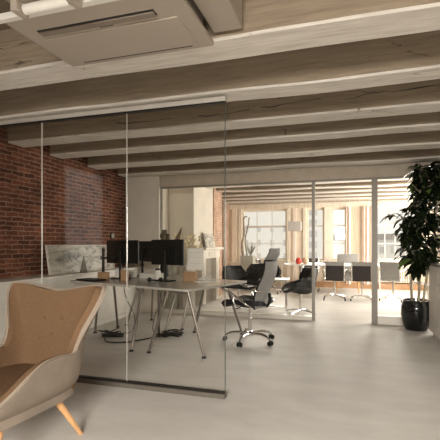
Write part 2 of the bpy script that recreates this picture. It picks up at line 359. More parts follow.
# trims on the far wall
def trim(n, a, b_, m='cream', bev=0.004): return struct(MB().box(a, b_, bev).build('trim_%d' % n, M[m]))
k = 2
for x0, x1 in ((-3.14, -3.05), (-1.70, -1.61), (-1.24, -1.15), (-0.64, -0.46), (-0.04, 0.06), (0.36, 0.44), (0.60, 0.70), (1.75, 1.85), (-1.53, -1.42)):
    trim(k, (x0, YF-0.035, 0.02), (x1, YF, 2.4), 'cream' if x0 not in (-1.53, 0.36) else 'curtain'); k += 1
trim(k, (-3.35, YF-0.05, 0.02), (-3.2, YF, 2.4), 'woodwall'); k += 1
trim(k, (XF, YF-0.06, 2.26), (XR, YF, 2.40), 'woodwall'); k += 1
trim(k, (XF, YF-0.14, 0.66), (-1.72, YF-0.0, 0.69), 'cream'); k += 1
struct(MB().box((-1.6, YF-0.12, 0), (XR, YF-0.035, 0.16), 0.005).build('baseboard_back', M['ochre']))
struct(MB().box((0.06, YF-0.012, 0.16), (0.36, YF, 2.26)).build('trim_%d' % k, M['tan'])); k += 1
# ---- outside
struct(MB().box((-40, YF+1, -6.2), (40, 60, -6)).build('outside_ground', M['ground']))
def building(x0, x1, y, z1, label, wins, m='facade', zb=-6):
    t = thing('building', label, 'building', ((x0+x1)/2, y, zb)); hw = (x1-x0)/2
    MB().box((-hw, 0, 0), (hw, 4, z1-zb)).build('wall', M[m], t)
    for (wx, wz, ww, wh) in wins:
        MB().box((wx-ww/2-(x0+x1)/2, -0.05, wz-zb), (wx+ww/2-(x0+x1)/2, 0.02, wz+wh-zb)).build('window', M['fwin'], t)
    return t
bw = []
for ix in range(5):
    for iz in range(3): bw.append((-8.2+ix*0.95, 0.1+iz*1.0, 0.22, 0.42))
building(-9.5, -4.2, 30, 4.6, 'pale block with small grey windows outside the leftmost far window', bw)
building(-3.0, -1.2, 29, 3.9, 'narrow pale facade with stacked windows outside the middle far windows', [(-2.3, 0.2+i*0.75, 0.5, 0.45) for i in range(5)])
t = building(-0.9, 9.0, 34, 1.55, 'low grey-roofed pale building outside the rightmost far window', [(0.1+i*0.8, 0.5, 0.35, 0.5) for i in range(10)])
MB().prism([(-5.2, -0.3), (5.2, -0.3), (5.2, 4.2), (-5.2, 4.2)], 7.55, 8.0).build('roof', M['roof'], t)

# ---- beams
def beam(x0, x1, y0, y1, z, label, cat='beam', sof=True, h=0.32):
    t = thing('ceiling_beam', label, cat, ((x0+x1)/2, (y0+y1)/2, z), 0, 'limed wooden ceiling beams')
    L = (x1-x0)/2; hw = (y1-y0)/2; top = ZC-z+0.01; n = 60; sd = random.random()*50
    q = MB(); rings = []
    for i in range(n+1):
        x = -L+2*L*i/n; w1 = 0.010*noise.noise(Vector((x*1.3+sd, 0, 0))); w2 = 0.010*noise.noise(Vector((x*1.3+sd, 9, 0))); dz = 0.012*noise.noise(Vector((x*0.9+sd, 5, 3)))
        rings.append([q.bm.verts.new(p) for p in ((x, -hw+w1, 0.03+dz), (x, -hw+0.012+w1, 0.018+dz), (x, hw-0.012+w2, 0.018+dz), (x, hw+w2, 0.03+dz), (x, hw+w2, top), (x, -hw+w1, top))])
    for a, b_ in zip(rings, rings[1:]):
        for j in range(6): q.bm.faces.new((a[j], a[(j+1) % 6], b_[(j+1) % 6], b_[j]))
    q.bm.faces.new(rings[0][::-1]); q.bm.faces.new(rings[-1])
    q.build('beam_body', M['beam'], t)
    q = MB(); rings = []
    for i in range(n+1):
        x = -L+2*L*i/n; dz = 0.012*noise.noise(Vector((x*0.9+sd, 5, 3))); w1 = 0.007*noise.noise(Vector((x*2+sd, 2, 0)))
        rings.append([q.bm.verts.new(p) for p in ((x, -hw+0.006+w1, dz), (x, hw-0.006, dz), (x, hw-0.006, 0.02+dz), (x, -hw+0.006+w1, 0.02+dz))])
    for a, b_ in zip(rings, rings[1:]):
        for j in range(4): q.bm.faces.new((a[j], a[(j+1) % 4], b_[(j+1) % 4], b_[j]))
    q.bm.faces.new(rings[0][::-1]); q.bm.faces.new(rings[-1])
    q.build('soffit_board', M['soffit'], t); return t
def crack(parent, pts):
    rq = random.Random(2); P = catmull(pts, 6); q = MB(); P = [p+Vector((0, 0, rq.uniform(-0.006, 0.006))) for p in P]
    q.tube(P, [0.0015+0.0035*rq.random() for _ in P], 5); q.build('crack', M['slot'], parent)
XB0, XB1 = XL+0.0, XR-0.0
near = [(2.30, 2.57, 2.42, 'nearest limed beam, just beyond the ceiling air conditioner'),
        (3.06, 3.29, 2.40, 'limed beam directly above the frameless glass partition'),
        (3.90, 4.16, 2.42, 'cracked limed beam, first one behind the frameless glass partition'),
        (4.62, 4.86, 2.42, 'limed beam, second one behind the frameless glass partition'),
        (5.46, 5.74, 2.42, 'limed beam, third one behind the frameless glass partition'),
        (6.34, 6.60, 2.42, 'limed beam hard against the framed glass wall, on its near side'),
        (1.35, 1.62, 2.42, 'limed beam above the ceiling air conditioner'),
        (0.45, 0.70, 2.42, 'limed beam above the camera side of the room')]
for y0, y1, z, lb in near:
    if y0 == 1.35: continue
    if y0 == 0.45: continue
    bt_ = beam(XB0, XB1, y0, y1, z, lb)
    if y0 == 3.90:
        for seg in ([(-1.45, 2.51), (-1.15, 2.505), (-0.92, 2.53)], [(-0.80, 2.53), (-0.5, 2.545), (-0.24, 2.565)], [(-0.03, 2.525), (0.22, 2.565), (0.42, 2.56), (0.85, 2.575)], [(-2.40, 2.52), (-2.0, 2.505), (-1.75, 2.52)]):
            crack(bt_, [(x+(0 if 0 else 0.775), -0.131, zz-2.42) for x, zz in seg])
orn = ['first', 'second', 'third', 'fourth', 'fifth', 'sixth', 'seventh']
for i in range(6):
    y = 7.35+i*0.80; beam(XF, XB1, y, y+0.26, 2.42, '%s pale ceiling beam beyond the framed glass wall, counted from the glass' % orn[i])

# ================================================================ GLASS PARTITIONS
t = thing('glass_partition', 'frameless floor-to-beam glass partition between armchair and desks', 'glass partition', (-0.93, 3.12, 0))
xsq = [0, -0.875, -1.755, -2.63, -2.915]
for i in range(4): MB().box((xsq[i+1]+0.003, -0.006, 0.05), (xsq[i]-0.003, 0.006, 2.345)).build('glass_pane', M['glass'], t)
for i in range(1, 4): MB().box((xsq[i]-0.0018, -0.0062, 0.05), (xsq[i]+0.0018, 0.0062, 2.345)).build('joint', M['joint'], t)
MB().box((-0.001, -0.007, 0.05), (0.003, 0.007, 2.345)).build('edge_trim', M['edge'], t)
MB().box((-2.915, -0.03, 2.347), (0.01, 0.03, 2.384), 0.004).build('top_rail', M['rail'], t)
MB().box((-2.915, -0.02, 2.335), (0.01, 0.02, 2.347)).build('top_seal', M['darkrail'], t)
MB().box((-2.915, -0.035, 0), (0.006, 0.035, 0.038), 0.002).build('bottom_rail', M['bronze'], t)
MB().box((-2.915, -0.018, 0.038), (0.0, 0.018, 0.05)).build('bottom_seal', M['darkrail'], t)

t = thing('framed_glass_wall', 'metal-framed glass wall with an open doorway into the meeting room', 'glass partition', (-0.5, 6.70, 0))
L0 = -2.68   # left end, local
def bx(a, b_, nm, m='frame'): return MB().box(a, b_, 0.004).build(nm, M[m], t)
bx((L0, -0.03, 2.205), (2.79, 0.03, 2.235), 'top_rail'); 
MB().box((L0, -0.025, 2.235), (2.79, 0.025, ZC)).build('header_panel', M['header'], t)
bx((-0.05, -0.03, 0), (0, 0.03, 2.205), 'post'); bx((0.845, -0.035, 0), (0.93, 0.035, 2.205), 'post'); bx((L0, -0.03, 0), (L0+0.02, 0.03, 2.205), 'post'); bx((2.1, -0.03, 0), (2.15, 0.03, 2.205), 'post')
bx((L0+0.02, -0.03, 0), (-0.05, 0.03, 0.07), 'bottom_rail', 'rail'); bx((0.93, -0.03, 0), (2.1, 0.03, 0.13), 'bottom_rail', 'rail')
MB().box((L0+0.02, -0.006, 0.07), (-1.50, 0.006, 2.205)).build('glass_pane', M['glass'], t)
MB().box((-1.49, -0.006, 0.07), (-0.05, 0.006, 2.205)).build('glass_pane', M['glass'], t)
MB().box((0.93, -0.006, 0.13), (2.1, 0.006, 2.205)).build('glass_pane', M['glass'], t)
MB().box((2.15, -0.006, 0.0), (2.79, 0.006, 2.205)).build('side_panel', M['plaster'], t)

# ================================================================ CEILING UNITS
t = thing('ceiling_casing', 'boxed white casing beside the ceiling air conditioner', 'ceiling casing', (-0.64, 1.74, 2.44))
MB().box((-0.10, -0.9, 0), (0.07, 0.52, 0.29), 0.006).build('casing_body', M['acwhite'], t)
t = thing('air_conditioner', 'square off-white cassette air conditioner set under the ceiling', 'air conditioner', (-1.205, 1.755, 2.35))
MB().box((-0.475, -0.10, 0), (0.475, 0.475, 0.03), 0.008).build('panel', M['acwhite'], t)
MB().box((-0.42, -0.06, 0.03), (0.42, 0.44, 0.37)).build('housing', M['acwhite'], t)
MB().box((-0.40, 0.12, -0.010), (0.40, 0.415, 0.0), 0.004).build('intake_grille', M['acwhite'], t)
MB().box((-0.37, 0.035, -0.003), (0.31, 0.085, 0.001)).build('air_outlet', M['slot'], t)
MB().box((-0.365, 0.046, -0.012), (0.305, 0.085, -0.004), 0.002).build('flap', M['flap'], t)
MB().box((-0.36, 0.425, -0.003), (0.36, 0.436, 0.001)).build('seam', M['slot'], t)
MB().box((-0.03, 0.098, -0.002), (0.05, 0.106, 0.001)).build('badge', M['slot'], t)
MB().box((-0.52, -0.125, -0.012), (0.475, -0.09, 0.02), 0.004).build('edge_rail', M['white'], t)
t = thing('ceiling_light', 'short tubular white lamp held between two brackets beside the air conditioner', 'ceiling light', (-1.33, 1.585, 2.33))
MB().tube([(-0.13, 0, 0.0), (0.12, 0, 0.0)], 0.024, 16).build('lamp_tube', M['white'], t, smooth=True)
for x in (-0.155, 0.145):
    MB().box((x-0.018, -0.05, -0.025), (x+0.018, 0.035, 0.03), 0.008).build('lamp_holder', M['acwhite'], t)
MB().box((-0.20, -0.06, 0.03), (0.19, 0.02, 0.055), 0.005).build('lamp_back', M['acwhite'], t)
for x in (-0.155, 0.145): MB().tube([(x, -0.02, 0.05), (x, -0.02, 0.39)], 0.005, 6).build('suspension_rod', M['steel'], t)

# ================================================================ LOW UNIT ALONG BRICK WALL
t = thing('low_cabinet', 'long white low cabinet running along the brick wall behind desks', 'cabinet', (-3.70, 4.9, 0))
MB().box((-0.14, -1.68, 0.07), (0.12, 1.7, 0.78), 0.004).build('body', M['white'], t)
MB().box((-0.148, -1.70, 0.78), (0.15, 1.71, 0.81), 0.005).build('top', M['white'], t)
MB().box((-0.14, -1.68, 0.0), (0.14, 1.7, 0.07), 0.003).build('plinth', M['white'], t)
o = MB().box((-0.012, -0.78, 0), (0.012, 0.78, 0.38), 0.003).build('framed_print', M['canvas'], None, loc=(-3.765, 5.31, 0.818), rot=(0, R(-9), 0)); tag(o, 'wide grey landscape print leaning on brick wall above low cabinet', 'picture')
MB().box((-0.016, -0.795, -0.006), (-0.004, 0.795, 0.392), 0.002).build('border', M['paper'], o)

# ================================================================ DESKS
DROT = R(-16.7)
def aleg(parent, f1, f2, t1, t2):
    a = MB(); top = 0.705
    q = []
    for f, s in ((f1, t1), (f2, t2)):
        a.tube([(f[0], f[1], 0.012), (s[0], s[1], top)], 0.0165, 10)
    a.tube([(t1[0], t1[1], top-0.012), (t2[0], t2[1], top-0.012)], 0.0165, 10)
    o = a.build('leg', M['steel'], parent, smooth=True)
    for f in (f1, f2): MB().lathe([(0.026, 0), (0.026, 0.010), (0.016, 0.022)], 12, (f[0], f[1], 0)).build('foot', M['black'], o, smooth=True)
def loc(wx, wy):
    dx, dy = wx+1.6, wy-4.0; c, s = math.cos(-DROT), math.sin(-DROT)
    return (dx*c-dy*s, dx*s+dy*c)
def desk(label, x0, y0, x1, y1, legs, corner=0.06):
    d = thing('desk', label, 'desk', (-1.6, 4.0, 0), DROT, 'grey office desks')
    def rr(ins, cr):
        pts = []
        for cx, cy, a0 in ((x1-cr, y1-cr, 0), (x0+cr, y1-cr, 90), (x0+cr, y0+cr, 180), (x1-cr, y0+cr, 270)):
            for k in range(5):
                a = R(a0+k*22.5); pts.append((cx+(cr-ins)*math.cos(a), cy+(cr-ins)*math.sin(a)))
        return pts
    MB().prism(rr(0, corner), 0.716, 0.742).build('tabletop', M['desk'], d)
    for l in legs: aleg(d, *l)
    return d
A = desk('grey desk at the right end of the cluster, beside the mesh office chair', -0.795, 0, 0, 1.27,
    [(loc(-1.47, 4.15), loc(-2.13, 4.16), loc(-1.66, 4.16), loc(-1.92, 4.22)), (loc(-1.37, 5.40), loc(-2.02, 5.30), loc(-1.50, 5.08), loc(-1.80, 5.12))])
desk('grey desk at the front left of the cluster, nearest the armchair', -2.0, 0.0, -0.80, 0.80,
    [(loc(-2.35, 4.16), loc(-2.38, 4.93), loc(-2.33, 4.40), loc(-2.26, 4.68)), (loc(-3.31, 4.87), loc(-3.22, 5.30), (-1.75, 0.3), (-1.72, 0.52))])
desk('grey desk behind the front left desk, nearest the framed glass wall', -2.0, 0.805, -0.80, 1.60,
    [(loc(-2.36, 5.07), loc(-2.25, 5.42), (-0.98, 1.05), (-0.98, 1.3)), (loc(-3.16, 5.45), loc(-3.0, 5.95), (-1.78, 1.1), (-1.76, 1.35))])

def on(x, y): return (x, y, 0.7425)
def monitor(label, x, y, rz, w_=0.54, h_=0.32, zc=0.37, tilt=0, arm=None):
    m = thing('monitor', label, 'monitor', on(x, y), rz, 'black computer monitors')
    MB().box((-w_/2, -0.012, zc-h_/2), (w_/2, 0.018, zc+h_/2), 0.006).build('casing', M['black'], m)
    MB().box((-w_/2+0.008, -0.0145, zc-h_/2+0.012), (w_/2-0.008, -0.0125, zc+h_/2-0.008)).build('screen', M['screen'], m)
    MB().box((-0.06, 0.018, zc-0.06), (0.06, 0.04, zc+0.06), 0.01).build('mount', M['black'], m)
    MB().tube([(0, 0.055, 0.01), (0, 0.055, zc+0.02)], 0.017, 10).build('pole', M['black'], m, smooth=True)
    MB().tube([(0, 0.055, 0.16), (0, 0.055, 0.19)], 0.026, 10).build('collar', M['black'], m, smooth=True)
    MB().box((-0.11, -0.04, 0), (0.11, 0.13, 0.012), 0.005).build('base', M['black'], m)
    return m
monitor('left black monitor in front of the brick wall, in line with a pane joint', -2.97, 5.02, R(172))
monitor('large black monitor on the right desk, slightly turned', -2.24, 4.90, R(165), 0.53, 0.33, 0.37)
monitor('black monitor half hidden between the two nearer monitors', -2.86, 5.48, R(150), 0.5, 0.3, 0.37)
t = thing('screen_support', 'empty black screen support post at the left end of front left desk', 'stand', on(-3.24, 4.96), DROT)
MB().tube([(0, 0, 0.01), (0, 0, 0.42)], 0.02, 10).build('post', M['black'], t, smooth=True)
MB().box((-0.05, -0.05, 0), (0.05, 0.05, 0.014), 0.004).build('clamp', M['black'], t)
MB().tube([(0, 0, 0.28), (0.12, 0.03, 0.29), (0.26, -0.01, 0.29)], 0.014, 8).build('arm', M['black'], t, smooth=True)
MB().box((-0.035, -0.02, 0.26), (-0.055+0.02, 0.02, 0.31)).build('bracket', M['black'], t)
# things on the desks
def boxthing(name, label, cat, x, y, sx, sy, sz, m, rz=0, z=0.7425, group=None, flaps=False):
    o = thing(name, label, cat, (x, y, z), rz, group)
    MB().box((-sx/2, -sy/2, 0), (sx/2, sy/2, sz), 0.003).build('body', M[m], o); return o
o = boxthing('cardboard_box', 'small brown cardboard box beside the empty monitor arm', 'box', -3.13, 4.80, 0.13, 0.12, 0.10, 'cardboard', 0.3)
MB().box((-0.08, -0.012, 0.0995), (0.08, 0.012, 0.1015)).build('tape', M['beige'], o)
o = boxthing('cardboard_box', 'brown cardboard box under the white drawing board', 'box', -1.95, 4.98, 0.17, 0.10, 0.12, 'cardboard', 0.1)
MB().box((-0.09, -0.012, 0.1195), (0.09, 0.012, 0.1215)).build('tape', M['beige'], o)
o = thing('cardboard_box', 'tall brown box next to wrapped white packs on the desk', 'box', on(-2.80, 4.78), 0.5)
MB().box((-0.05, -0.05, 0), (0.05, 0.05, 0.14), 0.003).build('body', M['cardboard'], o)
MB().box((-0.05, -0.008, 0.1395), (0.05, 0.008, 0.1415)).build('tape', M['beige'], o)
o = thing('laptop', 'closed black laptop lying on the left end of the desk', 'laptop', on(-3.20, 4.62), DROT)
MB().box((-0.17, -0.11, 0.002), (0.17, 0.11, 0.014), 0.004).build('base', M['black'], o); MB().box((-0.17, -0.11, 0.015), (0.17, 0.11, 0.022), 0.003).build('lid', M['black'], o)
o = thing('desk_cone', 'small dark cone ornament in front of the leaning print', 'ornament', (-3.60, 5.02, 0.811))
MB().lathe([(0.05, 0), (0.05, 0.02), (0.034, 0.10), (0.006, 0.24)], 14).build('cone', M['feather'], o, smooth=True)
for (x, y, s, lb) in ((-3.12, 5.18, 0.13, 'white wrapped pack left of the monitor pole'), (-2.95, 5.27, 0.10, 'smaller white wrapped pack right of its taller neighbour'),):
    o = boxthing('wrapped_pack', lb, 'packet', x, y, 0.11, 0.08, s, 'paper', 0.4, group='white packs on the desk')
    MB().box((-0.057, -0.012, -0.0005), (0.057, 0.012, s+0.002)).build('band', M['greyfab'], o)
o = thing('paper_stack', 'pale stack of folders behind the monitors', 'folders', on(-2.62, 5.22), DROT)
for i in range(4): MB().box((-0.16+0.004*i, -0.10, 0.018*i), (0.16-0.003*i, 0.10, 0.018*i+0.016), 0.002).build('folder', M['paper'], o)
o = thing('headphones', 'black headphones lying on the desk before the large monitor', 'headphones', on(-2.30, 4.66), 0.3)
MB().tube([(0.085*math.cos(a), 0.07*math.sin(a), 0.02) for a in [math.pi*i/10 for i in range(11)]], 0.009, 8).build('headband', M['black'], o, smooth=True)
for x in (-0.07, 0.07): MB().ball((x, 0, 0.03), 0.04, (0.8, 1, 0.75)).build('ear_cup', M['black'], o, smooth=True)
o = thing('glass_jar', 'pale glass jar standing between the monitor stands', 'jar', on(-2.42, 4.98))
MB().lathe([(0.035, 0), (0.04, 0.01), (0.04, 0.11), (0.03, 0.13)], 16).build('jar_body', M['paper'], o, smooth=True); MB().lathe([(0.032, 0.13), (0.032, 0.15)], 16).build('lid', M['black'], o)
o = thing('drawing_board', 'white board with a thin stand right of the large monitor', 'board', on(-1.92, 5.13), R(8))
MB().box((-0.145, 0.0, 0.13), (0.09, 0.015, 0.42), 0.003).build('board', M['paper'], o)
MB().box((-0.15, -0.02, 0), (0.10, 0.08, 0.010), 0.003).build('foot', M['white'], o); MB().box((0.07, 0.016, 0.0), (0.085, 0.03, 0.38)).build('upright', M['white'], o)
for i, z in enumerate((0.22, 0.30, 0.36)): MB().box((-0.10, -0.002, z), (0.05, 0.0005, z+0.003)).build('printed_line', M['greyfab'], o)
o = thing('notebook', 'white notebook at the back edge of the right desk', 'notebook', on(-1.72, 4.90), 0.9)
MB().box((-0.14, -0.05, 0), (0.14, 0.05, 0.012), 0.002).build('cover', M['paper'], o); MB().box((0.10, -0.05, 0.012), (0.11, 0.05, 0.014)).build('elastic_band', M['black'], o)

# cables
def cable(label, pts, r=0.008):
    return tag(MB().tube(catmull(pts, 5), r, 6).build('cable', M['black'], smooth=True), label, 'cable')
def tangle(label, x, y, n, sx, sy, seed):
    rn = random.Random(seed); P = []
    for i in range(n): a = rn.uniform(0, 6.28); P.append((x+sx*math.cos(a)*rn.uniform(0.2, 1), y+sy*math.sin(a)*rn.uniform(0.2, 1), 0.012+0.03*rn.random()+0.0025*i))
    return cable(label, P, 0.007)
tangle('tangle of black cables on the floor below the left desk', -2.95, 4.78, 17, 0.26, 0.16, 3)
tangle('tangle of black cables on the floor under the right desk', -2.26, 4.98, 19, 0.26, 0.20, 5)
cable('black cable trailing along the floor between the two cable tangles', [(-3.0, 4.62, 0.009), (-2.85, 4.45, 0.009), (-2.62, 4.5, 0.009), (-2.45, 4.75, 0.009), (-2.4, 4.95, 0.009)])
cable('thin black cable hanging from the left desk down to the floor', [(-2.95, 5.0, 0.71), (-2.9, 4.98, 0.5), (-2.75, 4.95, 0.25), (-2.78, 4.95, 0.05), (-2.9, 4.9, 0.02)], 0.005)
cable('thin looping black cable hanging behind the middle desk legs', [(-2.55, 5.2, 0.71), (-2.5, 5.25, 0.45), (-2.62, 5.3, 0.2), (-2.55, 5.1, 0.03), (-2.4, 5.05, 0.02)], 0.005)
def strip(label, x, y, rz):
    o = thing('power_strip', label, 'power strip', (x, y, 0), rz); MB().box((-0.14, -0.03, 0), (0.14, 0.03, 0.04), 0.006).build('housing', M['black'], o)
    for i in range(4): MB().lathe([(0.018, 0.04), (0.018, 0.043)], 12, (-0.1+i*0.065, 0, 0)).build('socket', M['deskedge'], o)
strip('black power strip inside the left cable tangle', -2.95, 4.74, 0.2); strip('black power strip inside the right cable tangle', -2.24, 5.02, 0.5)

# ================================================================ OFFICE CHAIR (front = +x local)
c = thing('office_chair', 'high-back mesh office chair with headrest, chrome arms and castors', 'office chair', (-1.19, 5.03, 0), R(168))
def seatf(u, v):
    x = 0.26-0.50*u; y = (v-0.5)*0.5; z = 0.50-0.03*math.sin(u*3.0)*(1-abs(2*v-1))+0.015*abs(2*v-1)**3
    z -= 0.05*max(0, (0.15-u)/0.15)**2
    return (x, y*(1-0.15*(2*u-1)**4), z)
MB().grid(seatf, 14, 12, 0.06).build('seat', M['blackleather'], c, smooth=True)
def backf(u, v):
    z = 0.45+0.57*u; x = -0.24-0.05*math.sin(u*math.pi*0.9)*0.4-0.10*u**1.6+0.05*math.sin(u*6.0)*0.5
    y = (v-0.5)*(0.46-0.10*u**2); x += 0.10*(2*v-1)**2*0.6
    return (x, y, z)
MB().grid(backf, 16, 10, 0.014).build('backrest', M['mesh'], c, smooth=True)
fr = [backf(u/15, 0) for u in range(16)]+[backf(1, v/8) for v in range(1, 8)]+[backf(1-u/15, 1) for u in range(16)]
MB().tube(fr, 0.012, 8, closed=True).build('back_frame', M['black'], c, smooth=True)
def headf(u, v): return (-0.335-0.02*math.sin(u*3.1)-0.05*u+0.05*(2*v-1)**2, (v-0.5)*(0.30-0.06*u*u), 1.03+0.135*u)
MB().grid(headf, 8, 10, 0.035).build('headrest', M['mesh'], c, smooth=True)
MB().tube([(-0.30, 0, 0.95), (-0.335, 0, 1.02), (-0.35, 0, 1.08)], 0.015, 8).build('headrest_stem', M['black'], c, smooth=True)
MB().tube([(-0.02, 0, 0.10), (-0.02, 0, 0.30)], 0.024, 14).build('gas_column', M['chrome'], c, smooth=True)
MB().tube([(-0.02, 0, 0.28), (-0.02, 0, 0.46)], 0.016, 12).build('piston', M['chrome'], c, smooth=True)
MB().box((-0.16, -0.10, 0.435), (0.12, 0.10, 0.475), 0.012).build('mechanism', M['black'], c)
MB().tube([(-0.10, 0, 0.45), (-0.25, 0, 0.46), (-0.29, 0, 0.52), (-0.28, 0, 0.62)], 0.02, 8).build('back_bracket', M['black'], c, smooth=True)
MB().tube([(0.04, -0.10, 0.45), (0.04, 0.28, 0.44)], 0.008, 8).build('lever', M['chrome'], c, smooth=True)
for s in (-1, 1):
    y = s*0.27
    P = catmull([(-0.12, s*0.20, 0.47), (-0.10, y, 0.50), (0.10, y, 0.62), (0.24, y, 0.685), (0.20, y, 0.69), (-0.02, y, 0.68), (-0.20, y, 0.67), (-0.27, s*0.22, 0.66)], 6)
    a = MB().tube(P, 0.013, 10).build('armrest', M['chrome'], c, smooth=True)
    MB().tube(catmull([(0.20, y, 0.69), (0.10, y, 0.60), (0.06, y, 0.50), (0.02, s*0.20, 0.47)], 6), 0.013, 10).build('arm_strut', M['chrome'], a, smooth=True)
    MB().tube([(0.22, y, 0.696), (0.0, y, 0.692), (-0.16, y, 0.686)], 0.016, 8).build('arm_pad', M['black'], a, smooth=True)
hub = MB().lathe([(0.03, 0.07), (0.045, 0.08), (0.045, 0.115), (0.03, 0.13)], 16, (-0.02, 0, 0)).build('hub', M['chrome'], c, smooth=True)
for k in range(5):
    a = R(k*72+20); cx, cy = math.cos(a), math.sin(a)
    MB().tube(arc((-0.02+0.03*cx, 0.03*cy, 0.105), (-0.02+0.26*cx, 0.26*cy, 0.135), (-0.02+0.31*cx, 0.31*cy, 0.065), 8), [0.016]*6+[0.013]*3, 8).build('base_spoke', M['chrome'], c, smooth=True)
    q = MB()
    for s in (-1, 1):
        px_, py_ = -0.02+0.32*cx-s*0.018*cy, 0.32*cy+s*0.018*cx; n_ = Vector((-cy, cx, 0))*0.009
        q.tube([Vector((px_, py_, 0.028))-n_, Vector((px_, py_, 0.028))+n_], 0.028, 16)
    q.tube([(-0.02+0.31*cx, 0.31*cy, 0.03), (-0.02+0.31*cx, 0.31*cy, 0.065)], 0.007, 8)
    q.build('castor', M['black'], c, smooth=True)

# ================================================================ ARMCHAIR (front = -y local)
c = thing('armchair', 'tan wingback armchair with taupe outer shell and beech legs in foreground', 'armchair', (-1.935, 2.10, 0), R(-3))
def plan(a):
    """a in -1..1 : outline of the shell in plan at seat level, U shape open to -y"""
    s = abs(a); sg = 1 if a >= 0 else -1
    P = [(0.0, 0.235), (0.12, 0.23), (0.215, 0.19), (0.25, 0.07), (0.255, -0.12), (0.25, -0.34), (0.225, -0.53)]
    k = s*(len(P)-1); i = min(int(k), len(P)-2); f = k-i
    def cr(q0, q1, q2, q3, f): return 0.5*((2*q1)+(q2-q0)*f+(2*q0-5*q1+4*q2-q3)*f*f+(3*q1-q0-3*q2+q3)*f**3)
    P4 = [P[max(i-1, 0)] if i > 0 else (-P[1][0], P[1][1]), P[i], P[i+1], P[min(i+2, len(P)-1)]]
    return (sg*cr(*[p[0] for p in P4], f), cr(*[p[1] for p in P4], f))
def sm(x): x = max(0, min(1, x)); return x*x*(3-2*x)
def toph(a):
    s = abs(a)
    h = 0.90+0.048*sm(s/0.30)
    h -= 0.05*sm((s-0.31)/0.08)+0.36*sm((s-0.35)/0.15)
    h += 0.015*sm((s-0.5)/0.12)-0.20*sm((s-0.66)/0.34)
    return h
def shell(off, z0=0.265, zoff=0.0):
    def f(u, v):
        a = -1+2*u; x, y = plan(a); e = 1e-3; x2, y2 = plan(min(1, a+e)); x1, y1 = plan(max(-1, a-e))
        t_ = Vector((x2-x1, y2-y1)).normalized(); n_ = Vector((-t_.y, t_.x))
        if n_.dot(Vector((x, y+0.05))) < 0: n_ = -n_
        H_ = toph(a)+zoff; z = z0+(H_-z0)*v; r_ = (z-0.265); s = abs(a)
        lean = 0.17*r_*max(0, 1-s*1.2)+0.01
        flare = 0.05*math.sin(min(1, max(0, r_/0.25))*1.57)*sm(s/0.5)
        und = -0.07*(1-min(1, r_/0.12))**2
        q = Vector((x, y))+n_*(off+flare+und)
        w_ = 0.155*sm((z-0.55)/0.42)*sm(s/0.33); q.x += math.copysign(w_, a)
        return (q.x, q.y+lean-0.02, z)
    return f
MB().grid(shell(0.0), 90, 16, 0.03).build('outer_shell', M['shellfab'], c, smooth=True)
MB().grid(shell(-0.035, 0.36, -0.008), 90, 16, 0.045).build('inner_upholstery', M['tanfab'], c, smooth=True)
MB().tube([shell(-0.004)(i/120, 1.0) for i in range(121)], 0.006, 8).build('piping', M['piping'], c, smooth=True)
def seatc(u, v):
    x = (u-0.5)*0.47; y = 0.18-0.69*v; z = 0.345-0.02*math.cos((u-0.5)*3.14)*0+0.012*math.sin(v*3.14)-0.045*sm((v-0.88)/0.12)
    return (x, y, z)
MB().grid(seatc, 16, 16, 0.12).build('seat_cushion', M['tanfab'], c, smooth=True)
MB().prism([(x, y) for x, y in [plan(-1+2*i/40) for i in range(41)]], 0.25, 0.30).build('seat_base', M['shellfab'], c)
bt = shell(-0.062, 0.36, -0.008)
for (u, v) in ((0.455, 0.66), (0.545, 0.66), (0.50, 0.48), (0.43, 0.40)):
    MB().ball(bt(u, v), 0.011, (1, 0.5, 1)).build('button', M['tanfab'], c, smooth=True)
for sx in (-1, 1):
    for (y, fy, tp) in ((-0.36, -0.48, 0.26), (0.05, 0.17, 0.26)):
        MB().tube([(sx*0.19, y, tp), (sx*0.29, fy, 0.0)], [0.024, 0.013], 12).build('leg', M['beech'], c, smooth=True)
MB().box((-0.21, -0.40, 0.225), (0.21, -0.34, 0.26), 0.006).build('crossbar', M['beech'], c); MB().box((-0.21, 0.02, 0.225), (0.21, 0.08, 0.26), 0.006).build('crossbar', M['beech'], c)

# ================================================================ RIGHT CABINET + PLANT
c = thing('sideboard', 'tall white sideboard at the right edge beside the potted plant', 'cabinet', (1.06, 4.9, 0))
MB().box((0.004, -1.2, 0.06), (0.45, 1.25, 0.935), 0.003).build('body', M['white'], c)
MB().box((0.0, -1.205, 0.935), (0.455, 1.255, 0.96), 0.003).build('top', M['deskedge'], c); MB().box((0.03, -1.18, 0), (0.43, 1.23, 0.06)).build('plinth', M['white'], c)
for i in range(4):
    d_ = MB().box((-0.012, -1.195+i*0.6125, 0.07), (0.004, -1.195+i*0.6125+0.603, 0.925), 0.002).build('door', M['white'], c)
    MB().box((-0.02, -1.16+i*0.6125, 0.70), (-0.012, -1.15+i*0.6125, 0.86), 0.002).build('handle', M['steel'], d_)

